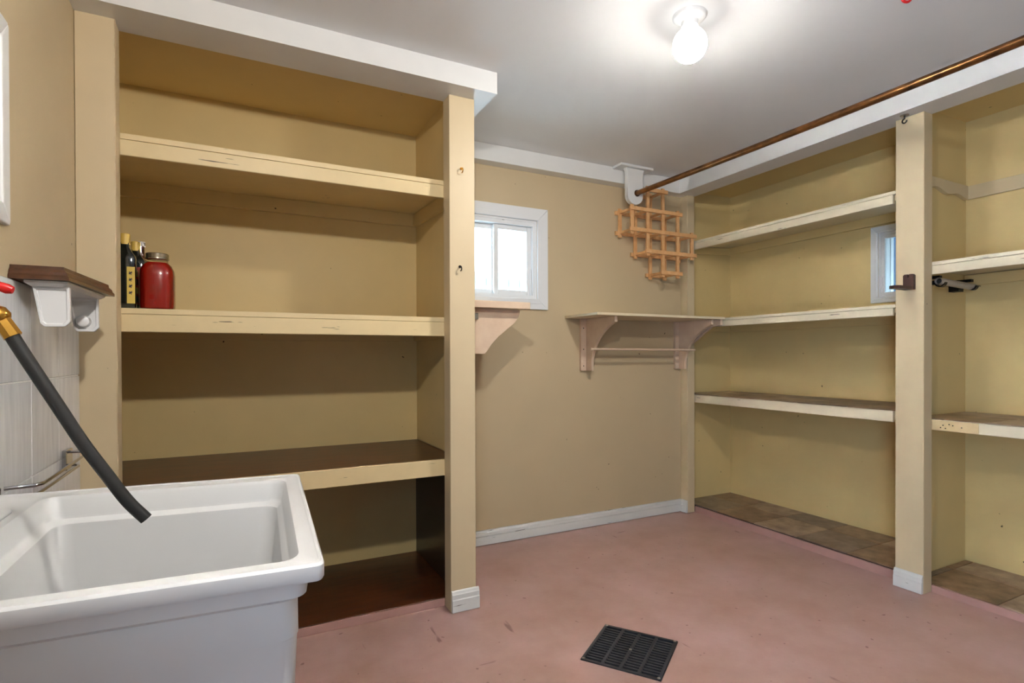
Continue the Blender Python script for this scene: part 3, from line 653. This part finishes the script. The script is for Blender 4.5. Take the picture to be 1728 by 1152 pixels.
def arm(y, xr, knob, face):
    z0, z1 = 1.225, 1.3235
    o_ = [(xr-.073,z1),(xr,z1),(xr+.001,z0+.012),(xr-.010,z0),(xr-.050,z0),(xr-.058,z0+.008)]
    cxm, czm = xr-.033, (z0+z1)/2
    i_ = [(cxm+(x-cxm)*.80, czm+(z-czm)*.86) for x, z in o_]
    bm = bmesh.new(); n = len(o_)
    yb = y+.014; yr = y+.005
    A = [bm.verts.new((x,y,z)) for x,z in o_]; B = [bm.verts.new((x,yb,z)) for x,z in o_]; C = [bm.verts.new((x,y,z)) for x,z in i_]; D = [bm.verts.new((x,yr,z)) for x,z in i_]
    for k in range(n):
        j = (k+1)%n
        bm.faces.new((A[k],A[j],B[j],B[k])); bm.faces.new((A[k],A[j],C[j],C[k])); bm.faces.new((C[k],C[j],D[j],D[k]))
    bm.faces.new(B); bm.faces.new(D)
    a = obj('arm', bm, M['plastic'], th, .0015, 2)
    if knob:
        bm = bmesh.new(); tube(bm, [(cxm-.002,y+.0052,z0+.030),(cxm-.002,y-.014,z0+.030),(cxm-.002,y-.016,z0+.030)], [.018,.016,.013], 20); obj('knob', bm, M['plastic'], a, smooth=True)
arm(1.715, -.366, False, -1); arm(2.012, -.362, True, -1)

# chrome wire rail on the tile
ck = new_empty('towel_rail', (XL+.03, 1.85, .84), 'chrome wire towel rail on the tiled wall behind the tub', 'towel rail')
box('wall_plate', (XL+.0086, XL+.022, 2.080, 2.147, .806, .868), M['chrome'], ck, .002)
box('wall_plate', (XL+.0086, XL+.022, 1.500, 1.560, .806, .868), M['chrome'], ck, .002)
bm = bmesh.new(); tube(bm, [(XL+.018,2.115,.859),(-.412,2.10,.859),(-.401,2.08,.859),(-.396,1.70,.859),(-.397,1.62,.859),(-.406,1.600,.859),(XL+.018,1.588,.859)], .0042, 10); obj('upper_wire', bm, M['chrome'], ck, smooth=True)
bm = bmesh.new(); tube(bm, [(XL+.018,2.112,.819),(-.434,2.10,.819),(-.426,2.08,.819),(-.428,1.72,.819),(-.434,1.62,.819),(XL+.018,1.56,.819)], .0042, 10); obj('lower_wire', bm, M['chrome'], ck, smooth=True)

# white framed mirror at the left edge
fm = new_empty('wall_mirror', (XL+.01, 1.40, 1.44), 'white framed mirror high on the left wall, cut by the left edge', 'mirror')
my0, my1, mz0, mz1 = 1.15, 1.655, 1.453, 1.918; w = .045
box('mirror_glass', (XL+.001, XL+.006, my0+.02, my1-.02, mz0+.02, mz1-.02), M['chrome'], fm, 0)
for pts in (((my1,mz0),(my1,mz1),(my1-w,mz1-w),(my1-w,mz0+w)), ((my0,mz0),(my0+w,mz0+w),(my0+w,mz1-w),(my0,mz1)), ((my0,mz0),(my1,mz0),(my1-w,mz0+w),(my0+w,mz0+w)), ((my0,mz1),(my0+w,mz1-w),(my1-w,mz1-w),(my1,mz1))):
    bm = bmesh.new(); prism(bm, pts, 'x', XL+.001, XL+.016); obj('frame_piece', bm, M['white'], fm, .004, 2)

# ------------------------------------------------------------------ floor drain grate
dg = new_empty('floor_drain', (DC.x, DC.y, 0), 'square black slotted drain grate set in the pink floor', 'drain')
rot = Matrix.Rotation(DA, 3, 'Z')
def gbox(nm, x0, x1, y0, y1, z0, z1, m=M['iron'], bev=.001):
    bm = bmesh.new(); bx(bm, x0, x1, y0, y1, z0, z1)
    bmesh.ops.rotate(bm, cent=(0,0,0), matrix=rot, verts=bm.verts); bmesh.ops.translate(bm, vec=DC, verts=bm.verts); return obj(nm, bm, m, dg, bev, 1)
G = .150; fw = .012
bm = bmesh.new()
for e in ((-G,G,-G,-G+fw),(-G,G,G-fw,G),(-G,-G+fw,-G+fw,G-fw),(G-fw,G,-G+fw,G-fw)): bx(bm, *e, -.012, .004)
bmesh.ops.rotate(bm, cent=(0,0,0), matrix=rot, verts=bm.verts); bmesh.ops.translate(bm, vec=DC, verts=bm.verts); obj('frame', bm, M['iron'], dg)
for k in (-1,0,1): gbox('rib', k*.069-.006, k*.069+.006, -G+fw, G-fw, -.012, .0035)
nb = 14; pit = (2*(G-fw))/(nb+1)
for k in range(nb):
    y = -G+fw + pit*(k+1)
    for c in range(4):
        x0 = (-G+fw) if c == 0 else (-.069+.069*(c-1)+.006); x1 = (G-fw) if c == 3 else (-.069+.069*c-.006)
        gbox('bar', x0, x1, y-.0048, y+.0048, -.010, .0025, bev=0)
for a, b in ((-1,-1),(1,-1),(1,1),(-1,1),(0,0)):
    v = rot @ Vector((a*(G-.009), b*(G-.009), 0)) + DC; bm = bmesh.new(); lathe(bm, [(.006,.0036),(.006,.0052),(.003,.0055)], (v.x,v.y,0), 12); obj('screw', bm, M['steel'], dg)
